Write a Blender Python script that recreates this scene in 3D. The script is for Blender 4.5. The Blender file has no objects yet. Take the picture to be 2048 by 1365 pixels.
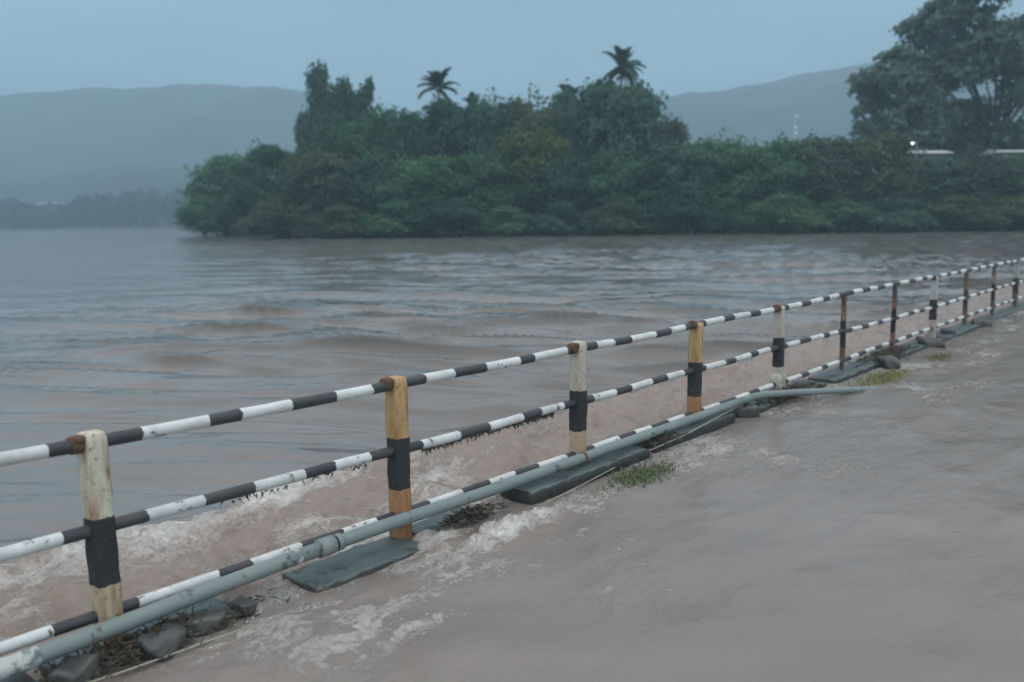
import bpy, math, random
import numpy as np
from mathutils import Vector, Matrix, noise as mnoise

random.seed(7)
rng = np.random.default_rng(7)
S = bpy.context.scene
COL = S.collection

# ------------------------------------------------------------------ camera
F, HC, ROLL = 1773.0, 1.95, 0.0114
PITCH = math.atan(240.5 / F)
fwd = Vector((0, math.cos(PITCH), -math.sin(PITCH)))
r0 = Vector((1, 0, 0)); u0 = Vector((0, math.sin(PITCH), math.cos(PITCH)))
RT = r0 * math.cos(ROLL) - u0 * math.sin(ROLL)
UP = r0 * math.sin(ROLL) + u0 * math.cos(ROLL)
CAMPOS = Vector((0, 0, HC))
cam_d = bpy.data.cameras.new('camera')
cam = bpy.data.objects.new('camera', cam_d); COL.objects.link(cam)
M = Matrix((RT, UP, -fwd)).transposed().to_4x4(); M.translation = CAMPOS
cam.matrix_world = M
cam_d.sensor_width = 36; cam_d.lens = 36 * F / 2048
cam_d.clip_start = 0.05; cam_d.clip_end = 9000
cam_d.dof.use_dof = True; cam_d.dof.focus_distance = 6.2; cam_d.dof.aperture_fstop = 1.35
S.camera = cam

# ------------------------------------------------------------------ world, sun, exposure
SUN_EL, SUN_AZ = math.radians(50), math.radians(165)
W = bpy.data.worlds.new('World'); S.world = W; W.use_nodes = True
nt = W.node_tree; nt.nodes.clear()
wo = nt.nodes.new('ShaderNodeOutputWorld'); bg = nt.nodes.new('ShaderNodeBackground')
sky = nt.nodes.new('ShaderNodeTexSky'); sky.sky_type = 'NISHITA'; sky.sun_disc = False
sky.sun_elevation = SUN_EL; sky.sun_rotation = SUN_AZ; sky.dust_density = 3.0
tc = nt.nodes.new('ShaderNodeTexCoord'); sep = nt.nodes.new('ShaderNodeSeparateXYZ')
nt.links.new(tc.outputs['Generated'], sep.inputs[0])
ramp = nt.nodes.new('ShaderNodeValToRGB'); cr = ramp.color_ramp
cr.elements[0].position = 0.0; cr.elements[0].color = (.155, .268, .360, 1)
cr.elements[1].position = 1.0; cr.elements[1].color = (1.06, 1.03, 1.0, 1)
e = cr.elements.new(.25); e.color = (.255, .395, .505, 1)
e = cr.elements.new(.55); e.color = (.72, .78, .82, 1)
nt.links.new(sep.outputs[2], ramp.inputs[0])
# soft cloud mottling of the overcast deck
mp = nt.nodes.new('ShaderNodeMapping'); mp.inputs['Scale'].default_value = (1.6, 1.6, 7.0)
nz = nt.nodes.new('ShaderNodeTexNoise'); nz.inputs['Scale'].default_value = 1.6; nz.inputs['Detail'].default_value = 2
nt.links.new(tc.outputs['Generated'], mp.inputs[0]); nt.links.new(mp.outputs[0], nz.inputs[0])
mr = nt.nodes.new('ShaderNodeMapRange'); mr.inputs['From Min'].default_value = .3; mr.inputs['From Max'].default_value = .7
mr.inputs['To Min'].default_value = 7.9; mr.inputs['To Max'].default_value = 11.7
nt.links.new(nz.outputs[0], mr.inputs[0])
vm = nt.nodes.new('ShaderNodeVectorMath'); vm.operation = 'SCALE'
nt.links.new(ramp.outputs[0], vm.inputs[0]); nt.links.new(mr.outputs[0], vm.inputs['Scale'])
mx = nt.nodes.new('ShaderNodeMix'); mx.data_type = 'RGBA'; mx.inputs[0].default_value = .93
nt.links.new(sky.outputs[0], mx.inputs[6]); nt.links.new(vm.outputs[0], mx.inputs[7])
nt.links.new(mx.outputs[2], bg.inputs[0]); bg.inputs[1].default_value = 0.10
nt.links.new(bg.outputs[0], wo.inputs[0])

sd = bpy.data.lights.new('sun', 'SUN'); sd.energy = 0.6; sd.angle = math.radians(60); sd.color = (1, .96, .9)
so = bpy.data.objects.new('sun', sd); COL.objects.link(so)
sdir = Vector((math.sin(SUN_AZ) * math.cos(SUN_EL), math.cos(SUN_AZ) * math.cos(SUN_EL), math.sin(SUN_EL)))
so.rotation_euler = sdir.to_track_quat('Z', 'Y').to_euler()

S.view_settings.view_transform = 'Standard'; S.view_settings.look = 'None'
S.view_settings.exposure = 0.55; S.view_settings.gamma = 1; S.view_settings.use_curve_mapping = False
S.cycles.volume_bounces = 1; S.cycles.max_bounces = 6; S.cycles.diffuse_bounces = 3
S.cycles.glossy_bounces = 3; S.cycles.transparent_max_bounces = 6

# ------------------------------------------------------------------ helpers
def ray(px, py): return fwd * F + RT * (px - 1024) + UP * (682.5 - py)
def ground(px, py, z=0.0):
    d = ray(px, py); return CAMPOS + d * ((z - HC) / d.z)
def at_depth(px, py, Y):                       # the point at world distance Y seen at a pixel
    d = ray(px, py); return CAMPOS + d * (Y / d.y)

P0 = Vector((-1.911, 3.884, 0)); D = Vector((.64716, .76236, 0)); N = Vector((.76236, -.64716, 0))
FROT = math.atan2(D.y, D.x)
def fp(u, v, z): return P0 + D * u + N * v + Vector((0, 0, z))      # fence frame (N = road side)

def tag(o, label=None, cat=None, group=None, kind=None):
    if label: o['label'] = label
    if cat: o['category'] = cat
    if group: o['group'] = group
    if kind: o['kind'] = kind
    return o

def link(name, me, parent=None, loc=None):
    o = bpy.data.objects.new(name, me); COL.objects.link(o)
    if parent: o.parent = parent
    if loc is not None: o.location = loc
    return o

def empty(name, loc, rz=0):
    o = bpy.data.objects.new(name, None); COL.objects.link(o); o.location = loc; o.rotation_euler[2] = rz
    o.empty_display_size = .2
    return o

def mesh_np(name, V, Q, mats=(), smooth=False, midx=None):
    """V (n,3) and Q (m,k) numpy arrays with k verts a face."""
    V = np.asarray(V, dtype=np.float32); Q = np.asarray(Q, dtype=np.int32)
    me = bpy.data.meshes.new(name); k = Q.shape[1]
    me.vertices.add(len(V)); me.vertices.foreach_set('co', V.ravel())
    me.loops.add(Q.size); me.loops.foreach_set('vertex_index', Q.ravel())
    me.polygons.add(len(Q)); me.polygons.foreach_set('loop_start', np.arange(0, Q.size, k, dtype=np.int32))
    if midx is not None: me.polygons.foreach_set('material_index', np.asarray(midx, dtype=np.int32))
    me.polygons.foreach_set('use_smooth', np.full(len(Q), smooth, dtype=bool))
    me.update(calc_edges=True)
    for m in mats: me.materials.append(m)
    return me

class MB:
    """collects rings, boxes and tubes for ONE mesh"""
    def __init__(s): s.v = []; s.f = []; s.m = []
    def tube(s, pts, rad, n=10, cap=True, midx=0, mat_fn=None, squash=1.0, jag=None):
        pts = [Vector(p) for p in pts]; base = len(s.v); rings = []
        for i, p in enumerate(pts):
            a = pts[max(i - 1, 0)]; b = pts[min(i + 1, len(pts) - 1)]
            t = (b - a).normalized()
            ref = Vector((0, 0, 1)) if abs(t.z) < .9 else Vector((1, 0, 0))
            x = t.cross(ref).normalized(); y = x.cross(t).normalized()
            r = rad[i] if hasattr(rad, '__len__') else rad
            ring = []
            for k in range(n):
                an = 2 * math.pi * k / n
                ja = jag(i, an) if jag else 0.0
                ring.append(len(s.v)); s.v.append(p + x * (math.cos(an) * r) + y * (math.sin(an) * r * squash) + t * ja)
            rings.append(ring)
        for i in range(len(rings) - 1):
            for k in range(n):
                k2 = (k + 1) % n
                s.f.append((rings[i][k], rings[i][k2], rings[i + 1][k2], rings[i + 1][k]))
                s.m.append(mat_fn(i) if mat_fn else midx)
        if cap:
            s.f.append(tuple(reversed(rings[0]))); s.m.append(midx if not mat_fn else mat_fn(0))
            s.f.append(tuple(rings[-1])); s.m.append(midx if not mat_fn else mat_fn(len(rings) - 2))
        return s
    def rough_box(s, c, size, div=(4, 4, 8), bev=.012, amp=.004, seed=0, midx=0, taper=1.0, topidx=None):
        """a worn box: rounded edges and small dents"""
        hx, hy, hz = size[0] / 2, size[1] / 2, size[2] / 2
        idx = {}
        def vid(i, j, k):
            key = (i, j, k)
            if key in idx: return idx[key]
            def coord(t, nn, h):
                t = t / nn; x = -h + 2 * h * t
                return x
            p = Vector((coord(i, div[0], hx), coord(j, div[1], hy), coord(k, div[2], hz)))
            q = Vector((max(-hx + bev, min(hx - bev, p.x)), max(-hy + bev, min(hy - bev, p.y)), max(-hz + bev, min(hz - bev, p.z))))
            d = p - q
            if d.length > 1e-6: p = q + d.normalized() * min(d.length, bev)
            tp = 1 + (taper - 1) * (p.z + hz) / (2 * hz); p.x *= tp; p.y *= tp
            nn = mnoise.noise_vector(p * 9 + Vector((seed * 3.1, seed, 0)))
            n2 = mnoise.noise_vector(p * 31 + Vector((seed * 1.7, 0, seed)))
            p = p + nn * amp + n2 * amp * .5
            idx[key] = len(s.v); s.v.append(Vector(c) + p); return idx[key]
        nx, ny, nz_ = div
        def quad(a, b, c_, d): s.f.append((vid(*a), vid(*b), vid(*c_), vid(*d))); s.m.append(midx)
        for i in range(nx):
            for j in range(ny):
                quad((i, j, 0), (i, j + 1, 0), (i + 1, j + 1, 0), (i + 1, j, 0))
                quad((i, j, nz_), (i + 1, j, nz_), (i + 1, j + 1, nz_), (i, j + 1, nz_))
                if topidx is not None: s.m[-1] = topidx
        for i in range(nx):
            for k in range(nz_):
                quad((i, 0, k), (i + 1, 0, k), (i + 1, 0, k + 1), (i, 0, k + 1))
                quad((i, ny, k), (i, ny, k + 1), (i + 1, ny, k + 1), (i + 1, ny, k))
        for j in range(ny):
            for k in range(nz_):
                quad((0, j, k), (0, j, k + 1), (0, j + 1, k + 1), (0, j + 1, k))
                quad((nx, j, k), (nx, j + 1, k), (nx, j + 1, k + 1), (nx, j, k + 1))
        return s
    def build(s, name, mats, parent=None, loc=None, smooth=True):
        me = bpy.data.meshes.new(name); me.from_pydata([tuple(v) for v in s.v], [], s.f)
        if not isinstance(mats, (list, tuple)): mats = [mats]
        for m in mats: me.materials.append(m)
        me.polygons.foreach_set('material_index', s.m); me.polygons.foreach_set('use_smooth', [smooth] * len(s.f))
        me.update()
        return link(name, me, parent, loc)

# ---- numpy gradient noise
def _hash(ix, iy, seed):
    h = (ix.astype(np.int64) * 374761393 + iy.astype(np.int64) * 668265263 + seed * 974634777) & 0xffffffff
    h = ((h ^ (h >> 13)) * 1274126177) & 0xffffffff
    return (h ^ (h >> 16)) & 0xffffffff
def pn(x, y, seed=0):
    ix = np.floor(x); iy = np.floor(y); fx = x - ix; fy = y - iy
    ux = fx * fx * fx * (fx * (fx * 6 - 15) + 10); uy = fy * fy * fy * (fy * (fy * 6 - 15) + 10)
    def g(dx, dy):
        a = _hash(ix + dx, iy + dy, seed) / 4294967296.0 * 2 * np.pi
        return np.cos(a) * (fx - dx) + np.sin(a) * (fy - dy)
    return ((g(0, 0) * (1 - ux) + g(1, 0) * ux) * (1 - uy) + (g(0, 1) * (1 - ux) + g(1, 1) * ux) * uy) * 1.5
def fbm(x, y, seed=0, o=4, gain=.5):
    s = 0; a = 1
    for i in range(o): s = s + a * pn(x * 2 ** i, y * 2 ** i, seed + i * 17); a *= gain
    return s
def sst(a, b, x):
    t = np.clip((x - a) / (b - a), 0, 1); return t * t * (3 - 2 * t)

# ------------------------------------------------------------------ materials
def new_mat(name):
    m = bpy.data.materials.new(name); m.use_nodes = True
    n = m.node_tree; b = n.nodes['Principled BSDF']
    return m, n, b
def add(n, kind, **kw):
    nd = n.nodes.new(kind)
    for k, v in kw.items():
        if k in nd.inputs: nd.inputs[k].default_value = v
        else: setattr(nd, k, v)
    return nd
def tex(n, scale, detail=5, rough=.6, vec=None, stretch=None, obj=True):
    t = add(n, 'ShaderNodeTexNoise', Scale=scale, Detail=detail, Roughness=rough)
    if vec is None:
        c = add(n, 'ShaderNodeTexCoord').outputs['Object'] if obj else add(n, 'ShaderNodeNewGeometry').outputs['Position']
    else: c = vec
    if stretch:
        m = add(n, 'ShaderNodeMapping'); m.inputs['Scale'].default_value = stretch
        n.links.new(c, m.inputs[0]); c = m.outputs[0]
    n.links.new(c, t.inputs['Vector']); return t
def ramp_n(n, src, stops, interp='LINEAR'):
    r = add(n, 'ShaderNodeValToRGB'); r.color_ramp.interpolation = interp
    els = r.color_ramp.elements
    while len(els) > 1: els.remove(els[-1])
    els[0].position = stops[0][0]; els[0].color = (*stops[0][1], 1)
    for p, c in stops[1:]: x = els.new(p); x.color = (*c, 1)
    n.links.new(src, r.inputs[0]); return r
def mixc(n, fac, a, b, mode='MIX'):
    m = add(n, 'ShaderNodeMix', data_type='RGBA', blend_type=mode)
    for sock, v in ((0, fac), (6, a), (7, b)):
        if hasattr(v, 'links') or hasattr(v, 'is_linked'): n.links.new(v, m.inputs[sock])
        elif sock == 0: m.inputs[0].default_value = v
        else: m.inputs[sock].default_value = (*v, 1)
    return m.outputs[2]
def math_n(n, op, a, b=None, c=None):
    m = add(n, 'ShaderNodeMath', operation=op)
    for i, v in enumerate((a, b, c)):
        if v is None: continue
        if hasattr(v, 'is_linked'): n.links.new(v, m.inputs[i])
        else: m.inputs[i].default_value = v
    return m.outputs[0]
def bump(n, b, h, dist, strength=.6, prev=None):
    bp = add(n, 'ShaderNodeBump', Distance=dist, Strength=strength)
    n.links.new(h, bp.inputs['Height'])
    if prev: n.links.new(prev, bp.inputs['Normal'])
    n.links.new(bp.outputs[0], b.inputs['Normal']); return bp.outputs[0]

def paint(name, col, under=(.10, .055, .035), wear=.60, grime=(.16, .15, .12), rough=.55, sc=14):
    m, n, b = new_mat(name)
    w = tex(n, sc, 8, .7); g = tex(n, sc * .3, 6, .65)
    gf = ramp_n(n, g.outputs[0], [(.42, (0, 0, 0)), (.78, (.75, .75, .75))]).outputs[0]
    c1 = mixc(n, gf, col, grime)
    wf = ramp_n(n, w.outputs[0], [(wear, (0, 0, 0)), (wear + .05, (1, 1, 1))]).outputs[0]
    c2 = mixc(n, wf, c1, under)
    n.links.new(c2, b.inputs['Base Color']); b.inputs['Roughness'].default_value = rough
    bump(n, b, w.outputs[0], .004, .5)
    return m
M_WHITE = paint('white_paint', (.74, .76, .76), under=(.16, .12, .10), wear=.595, grime=(.34, .33, .30))
M_BLACK = paint('black_paint', (.045, .047, .055), under=(.10, .08, .07), wear=.66, grime=(.11, .105, .10))
M_TEAL = paint('grey_green_pipe_paint', (.215, .260, .260), under=(.11, .11, .10), wear=.58, grime=(.30, .33, .31), sc=9)
M_PLASTER = paint('white_worn_wrap', (.62, .64, .62), under=(.2, .24, .24), wear=.52)
M_KERB = paint('painted_kerb_concrete', (.10, .135, .140), under=(.045, .045, .04), wear=.54, grime=(.055, .055, .05), rough=.5, sc=6)
M_KSIDE = paint('raw_wet_concrete', (.035, .038, .036), under=(.075, .072, .062), wear=.56, grime=(.02, .022, .02), rough=.6, sc=12)
M_DEBRIS = paint('wet_plant_litter', (.045, .042, .03), under=(.09, .07, .045), wear=.5, rough=.7)
M_STONE = paint('wet_dark_stone', (.07, .075, .075), under=(.12, .11, .10), wear=.6, rough=.4, sc=8)
M_WIRE = paint('pale_wire', (.42, .40, .33), wear=.7)
M_RUST = paint('rusty_iron', (.12, .06, .035), under=(.22, .09, .035), wear=.5, rough=.8)

def post_mat(name, top, mid, bot, z1=.32, z2=.65, rust=(.33, .13, .045), wear=.57):
    m, n, b = new_mat(name)
    tcn = add(n, 'ShaderNodeTexCoord'); sp = add(n, 'ShaderNodeSeparateXYZ')
    n.links.new(tcn.outputs['Object'], sp.inputs[0])
    j = tex(n, 22, 3); jz = math_n(n, 'MULTIPLY_ADD', j.outputs[0], .03, -.015)
    z = math_n(n, 'ADD', sp.outputs[2], jz)
    r = ramp_n(n, z, [(0, bot), (z1, mid), (z2, top)], 'CONSTANT')
    # streaky stains running down the post
    st = tex(n, 16, 6, .65, stretch=(1, 1, .18))
    sf = ramp_n(n, st.outputs[0], [(.44, (0, 0, 0)), (.66, (.9, .9, .9))]).outputs[0]
    c = mixc(n, sf, r.outputs[0], rust)
    bl = ramp_n(n, z, [(0, (1, 1, 1)), (z1, (0, 0, 0)), (z2, (1, 1, 1))], 'CONSTANT').outputs[0]
    c = mixc(n, bl, r.outputs[0], c)                     # the black band hides most of the stains
    w = tex(n, 20, 8, .75); wf = ramp_n(n, w.outputs[0], [(wear, (0, 0, 0)), (wear + .06, (1, 1, 1))]).outputs[0]
    c = mixc(n, wf, c, (.10, .085, .07))
    n.links.new(c, b.inputs['Base Color']); b.inputs['Roughness'].default_value = .7
    bump(n, b, w.outputs[0], .006, .6)
    return m

def leaf_mat(name, a, b_, c, tr=.40):
    m, n, b = new_mat(name)
    t = tex(n, .35, 3); t2 = tex(n, 2.3, 2)
    f = math_n(n, 'MULTIPLY_ADD', t2.outputs[0], .45, math_n(n, 'MULTIPLY', t.outputs[0], .55))
    oi = add(n, 'ShaderNodeObjectInfo')
    f = math_n(n, 'ADD', f, math_n(n, 'MULTIPLY_ADD', oi.outputs['Random'], .12, -.06))
    r = ramp_n(n, f, [(.38, a), (.52, b_), (.66, c)])
    n.links.new(r.outputs[0], b.inputs['Base Color']); b.inputs['Roughness'].default_value = .6
    b.inputs['Specular IOR Level'].default_value = .25
    tl = add(n, 'ShaderNodeBsdfTranslucent'); n.links.new(r.outputs[0], tl.inputs[0])
    ms = add(n, 'ShaderNodeMixShader'); ms.inputs[0].default_value = tr
    n.links.new(b.outputs[0], ms.inputs[1]); n.links.new(tl.outputs[0], ms.inputs[2])
    n.links.new(ms.outputs[0], n.nodes['Material Output'].inputs[0])
    return m
L_MID = leaf_mat('leaf_mid_green', (.051, .140, .075), (.098, .217, .102), (.149, .281, .136))
L_DARK = leaf_mat('leaf_dark_blue_green', (.038, .102, .076), (.075, .162, .111), (.115, .217, .140))
L_YEL = leaf_mat('leaf_yellow_green', (.075, .122, .036), (.131, .183, .052), (.187, .234, .075))
L_OLIVE = leaf_mat('leaf_olive_brown', (.069, .106, .059), (.117, .154, .083), (.165, .196, .106))
L_FRESH = leaf_mat('leaf_fresh_green', (.048, .137, .069), (.093, .210, .103), (.146, .274, .142))
L_PALM = leaf_mat('leaf_palm', (.026, .058, .049), (.049, .098, .072), (.078, .130, .091))
L_MIST = leaf_mat('leaf_haze_paled', (.085, .145, .115), (.132, .200, .157), (.170, .238, .187))  # giant tree: leaf colour paled to carry the look of haze
M_BARK = paint('bark', (.075, .062, .05), under=(.13, .12, .10), wear=.55, rough=.9, sc=4)
def simple(name, col, rough=.8, noise_amt=.25, sc=.2):
    m, n, b = new_mat(name); t = tex(n, sc, 6)
    r = ramp_n(n, t.outputs[0], [(.35, tuple(x * (1 - noise_amt) for x in col)), (.65, tuple(x * (1 + noise_amt) for x in col))])
    n.links.new(r.outputs[0], b.inputs['Base Color']); b.inputs['Roughness'].default_value = rough; return m
M_BANK = simple('bank_earth', (.075, .065, .045), sc=.4)
M_HILL = simple('forested_hill', (.014, .034, .040), .95, .6, sc=.02)
M_WALL = simple('grey_house_wall', (.22, .24, .22)); M_ROOF = simple('pale_sheet_roof', (.66, .68, .68), .5, .1, 1.0)
M_METAL = simple('galvanised_steel', (.45, .47, .48), .5); M_DARKWIN = simple('dark_window', (.03, .035, .04), .2)
M_WPANEL = simple('white_antenna', (.75, .77, .78), .5, .05)

# muddy flood water: silty body under a glossy skin; foam, churn and painted wave shading come as attributes of the surface
def water_mat(name, silt_a, silt_b, rough0, rip_scale, rip_dist, streak=False):
    m, n, b = new_mat(name)
    pos = add(n, 'ShaderNodeNewGeometry').outputs['Position']
    at = add(n, 'ShaderNodeAttribute', attribute_name='mask'); sp = add(n, 'ShaderNodeSeparateColor')
    n.links.new(at.outputs['Color'], sp.inputs[0])
    foam, churn, painted_dark = sp.outputs[0], sp.outputs[1], sp.outputs[2]
    big = tex(n, .8, 6, .62, vec=pos, stretch=(.35, 1.3, 1))
    base = ramp_n(n, big.outputs[0], [(.36, silt_a), (.64, silt_b)]).outputs[0]
    base = mixc(n, churn, base, (.315, .250, .215))
    base = mixc(n, math_n(n, 'MULTIPLY', painted_dark, 1.0), base, (.060, .056, .052))  # painted wave shading darkens the water colour
    # foam filaments: warped ridged noise
    rot = add(n, 'ShaderNodeVectorRotate', rotation_type='Z_AXIS'); rot.inputs['Angle'].default_value = -FROT
    n.links.new(pos, rot.inputs['Vector'])
    wv = tex(n, 3.0, 3, .6, vec=rot.outputs[0])
    wadd = add(n, 'ShaderNodeVectorMath', operation='MULTIPLY_ADD'); wadd.inputs[1].default_value = (.42, .42, .42)
    n.links.new(wv.outputs['Color'], wadd.inputs[0]); n.links.new(rot.outputs[0], wadd.inputs[2])
    fil = tex(n, 2.6, 6, .68, vec=wadd.outputs[0], stretch=(.45, 1.7, 1))
    rid = math_n(n, 'ABSOLUTE', math_n(n, 'SUBTRACT', fil.outputs[0], .5))
    rid = math_n(n, 'SUBTRACT', 1, math_n(n, 'MULTIPLY', rid, 11))
    fine = tex(n, 26, 6, .75, vec=wadd.outputs[0])
    ff = math_n(n, 'MULTIPLY_ADD', fine.outputs[0], 1.9, -1.20)
    thr = math_n(n, 'ADD', math_n(n, 'MULTIPLY', rid, .55), math_n(n, 'MULTIPLY_ADD', foam, 1.75, -.90))
    fo = add(n, 'ShaderNodeClamp'); n.links.new(math_n(n, 'ADD', thr, ff), fo.inputs[0])
    fo2 = math_n(n, 'MULTIPLY', fo.outputs[0], math_n(n, 'MINIMUM', math_n(n, 'MULTIPLY', foam, 2.2), 1.0))
    fo3 = math_n(n, 'MULTIPLY', fo2, .85)
    col = mixc(n, fo3, base, (.82, .79, .76))
    n.links.new(col, b.inputs['Base Color'])
    rr = math_n(n, 'ADD', rough0, math_n(n, 'MULTIPLY', churn, .10)); rr = math_n(n, 'ADD', rr, math_n(n, 'MULTIPLY', fo3, .4))
    n.links.new(rr, b.inputs['Roughness']); b.inputs['IOR'].default_value = 1.33
    rp = tex(n, rip_scale, 3 if streak else 5, .5 if streak else .6, vec=pos if streak else rot.outputs[0], stretch=(.45, 1.5, 1) if streak else (.8, 1.8, 1))
    p1 = bump(n, b, rp.outputs[0], rip_dist, 1.0)
    h2 = math_n(n, 'MULTIPLY', fine.outputs[0], math_n(n, 'MULTIPLY_ADD', churn, .6, fo3))
    bump(n, b, h2, .02, .8, p1)
    return m
M_RIVER = water_mat('muddy_river_water', (.178, .168, .164), (.212, .200, .193), .14, 1.0, .08, True)
M_ROADW = water_mat('muddy_road_water', (.190, .167, .152), (.250, .216, .195), .14, 2.2, .022)

# ------------------------------------------------------------------ water surfaces
def graded(a, b, h, ratio, end_lo=None, end_hi=None):
    core = list(np.arange(a, b + h * .5, h)); hi = []; lo = []
    x, s = core[-1], h
    while end_hi is not None and x < end_hi: s *= ratio; x += s; hi.append(x)
    x, s = core[0], h
    while end_lo is not None and x > end_lo: s *= ratio; x -= s; lo.append(x)
    return np.array(lo[::-1] + core + hi)

def water(u, v):
    """height and masks of the flood at fence-frame coordinates (v > 0: over the road)"""
    X = P0.x + D.x * u + N.x * v; Y = P0.y + D.y * u + N.y * v
    edge = -1.62 + .16 * pn(u * .8, u * 0 + 3.3, 5) + .07 * pn(u * 2.7, u * 0 + 8.1, 6)
    dist = np.hypot(X, Y)
    # river swell, crests lying across the view
    wx = X * .09 + .8 * pn(X * .05, Y * .08, 21); wy = Y * .46 + 1.1 * pn(X * .06, Y * .07, 22)
    sw = fbm(wx, wy, 31, 3, .55)
    sw2 = fbm(X * .33 + sw, Y * 1.05, 47, 3, .6)
    lump = .5 + .5 * np.clip(1.6 * pn(X * .035, Y * .05, 77), -1, 1)
    strength = (.16 + 1.0 * sst(-.50, -.05, X / (Y + 8))) * (.35 + .85 * lump)
    fade = 1 / (1 + (dist / 160) ** 2)
    zr = -.10 + (.25 * sw + .15 * sw2) * strength * sst(10, 26, dist + 9) * fade
    zr = zr + .006 * fbm(X * 2.2, Y * 3.6, 52, 3) * np.clip(30 / (dist + 5), 0, 1)
    # churned strip between the river and the kerb
    t = sst(edge - .10, edge + .16, v) * (1 - sst(-.12, .10, v))
    cx = u * 1.3 + .5 * pn(u * 1.1, v * 2, 61); cy = v * 3.0 + .6 * pn(u * 1.2, v * 2.2, 62)
    ch = fbm(cx, cy, 63, 5, .58)
    zc = -.045 + .085 * ch + .03 * np.abs(fbm(u * 4 + ch, v * 7, 64, 3, .6))
    lip = .07 * np.exp(-((v - edge - .03) / .14) ** 2) * (.4 + .8 * np.clip(pn(u * .9, u * 0 + 1.7, 91) + .5, 0, 1.3)) * (1 / (1 + np.clip(u, 0, 99) / 6))
    near_f = 1 / (1 + (np.clip(u - 4, 0, 99) / 10))
    # sheet of water over the road
    rr = .016 * fbm(u * .6 + .4 * pn(u, v, 70), v * 1.7, 71, 3, .5) + .003 * fbm(u * 4, v * 7, 72, 2) * np.exp(-v / 1.2)
    boil = np.exp(-(((u - 2.4) / .55) ** 2 + ((v - .47 + .06 * (u - 2.2)) / .17) ** 2))
    boil = np.maximum(boil, .75 * np.exp(-(((u - 1.95) / .25) ** 2 + ((v - .22) / .16) ** 2)))
    boil = np.maximum(boil, .22 * np.exp(-(((u - .75) / .6) ** 2 + ((v - .62) / .35) ** 2)))
    rr = rr + boil * (.02 + .085 * np.abs(fbm(u * 5 + .6 * pn(u * 4, v * 4, 74), v * 7, 73, 5, .68)))
    s_riv = 1 - sst(edge - .10, edge + .16, v)
    s_road = sst(-.12, .10, v)
    z = zr * s_riv + zc * t + rr * s_road + lip * (1 - s_road)
    # foam
    churn = np.clip(t * 1.0, 0, 1)
    near_u = 1 - sst(2.2, 5.5, u)
    foam = t * (.34 + .42 * near_u) * (.72 + .9 * np.clip(fbm(u * .9, v * 1.6, 81, 3), -.5, .6))
    foam = foam + .35 * near_u * np.exp(-((v - edge - .12) / .22) ** 2)
    patch = np.clip(fbm(u * .7 + 4, v * 1.1, 83, 3), -.4, .7)
    road_f = .60 * np.exp(-(((u - 1.0) / 1.0) ** 2 + ((v - .95) / .45) ** 2)) * (.75 + patch)
    road_f = np.maximum(road_f, .47 * np.exp(-(((u - 5.4) / 2.6) ** 2 + ((v - .55) / .3) ** 2)) * (.8 + patch))
    road_f = np.maximum(road_f, .42 * np.exp(-(((u - 15) / 5.0) ** 2 + ((v - .8) / .6) ** 2)) * (.8 + patch))
    road_f = np.maximum(road_f, .40 + .35 * patch - .32 * sst(.8, 2.4, v))
    road_f = np.maximum(road_f, boil * 1.25)
    foam = np.clip(foam + road_f * s_road, 0, 1)
    churn = np.clip(churn + s_road * (.15 + .5 * boil), 0, 1)
    # wave shading painted into the river colour, and a darker strip along the bank
    painted_dark = np.clip(s_riv * (.18 + 1.5 * sw2 * strength + .5 * sw * strength) * sst(8, 20, dist), 0, 1) * .9
    painted_dark = np.maximum(painted_dark, s_riv * sst(92, 118, Y) * sst(-60, -20, X) * .8 * (1 - sst(150, 200, Y)))
    return z, foam, churn, painted_dark, X, Y

def water_mesh(name, us, vs, mat):
    Ug, Vg = np.meshgrid(us, vs, indexing='ij')
    z, fo, ch, si, X, Y = water(Ug, Vg)
    nu, nv = Ug.shape
    V = np.stack([X, Y, z], -1).reshape(-1, 3)
    i = np.arange(nu - 1)[:, None] * nv + np.arange(nv - 1)[None, :]
    Q = np.stack([i, i + nv, i + nv + 1, i + 1], -1).reshape(-1, 4)[:, ::-1]
    # face normals must look up
    a, b, c = V[Q[0, 0]], V[Q[0, 1]], V[Q[0, 2]]
    if np.cross(b - a, c - a)[2] < 0: Q = Q[:, ::-1]
    me = mesh_np(name, V, Q, [mat], smooth=True)
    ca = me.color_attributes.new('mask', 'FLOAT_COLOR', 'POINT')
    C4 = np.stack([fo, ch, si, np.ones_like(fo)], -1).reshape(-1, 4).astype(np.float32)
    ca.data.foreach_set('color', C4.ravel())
    return link(name, me)
US = graded(-2.2, 8.5, .032, 1.021, -900, 2600)
VR = graded(-2.6, 0, .03, 1.024, -2600, None)
VD = graded(0, 2.6, .032, 1.05, None, 30)
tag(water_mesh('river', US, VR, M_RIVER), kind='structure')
us2 = US[(US > -40) & (US < 140)]
tag(water_mesh('flooded_road', us2, VD, M_ROADW), kind='structure')

# road slab under the flood water, and the river bed sheet out to the horizon
def quad_sheet(name, pts, mat):
    me = bpy.data.meshes.new(name); me.from_pydata([tuple(p) for p in pts], [], [tuple(range(len(pts)))]); me.materials.append(mat)
    return tag(link(name, me), kind='structure')
M_ASPH = simple('wet_asphalt', (.05, .05, .052), .5, .2, 3)
quad_sheet('road', [fp(-38, .35, -.16), fp(-38, 30, -.16), fp(138, 30, -.16), fp(138, .35, -.16)], M_ASPH)
quad_sheet('ground', [(-3400, -3400, -2.2), (3400, -3400, -2.2), (3400, 3400, -2.2), (-3400, 3400, -2.2)], M_BANK)

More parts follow.
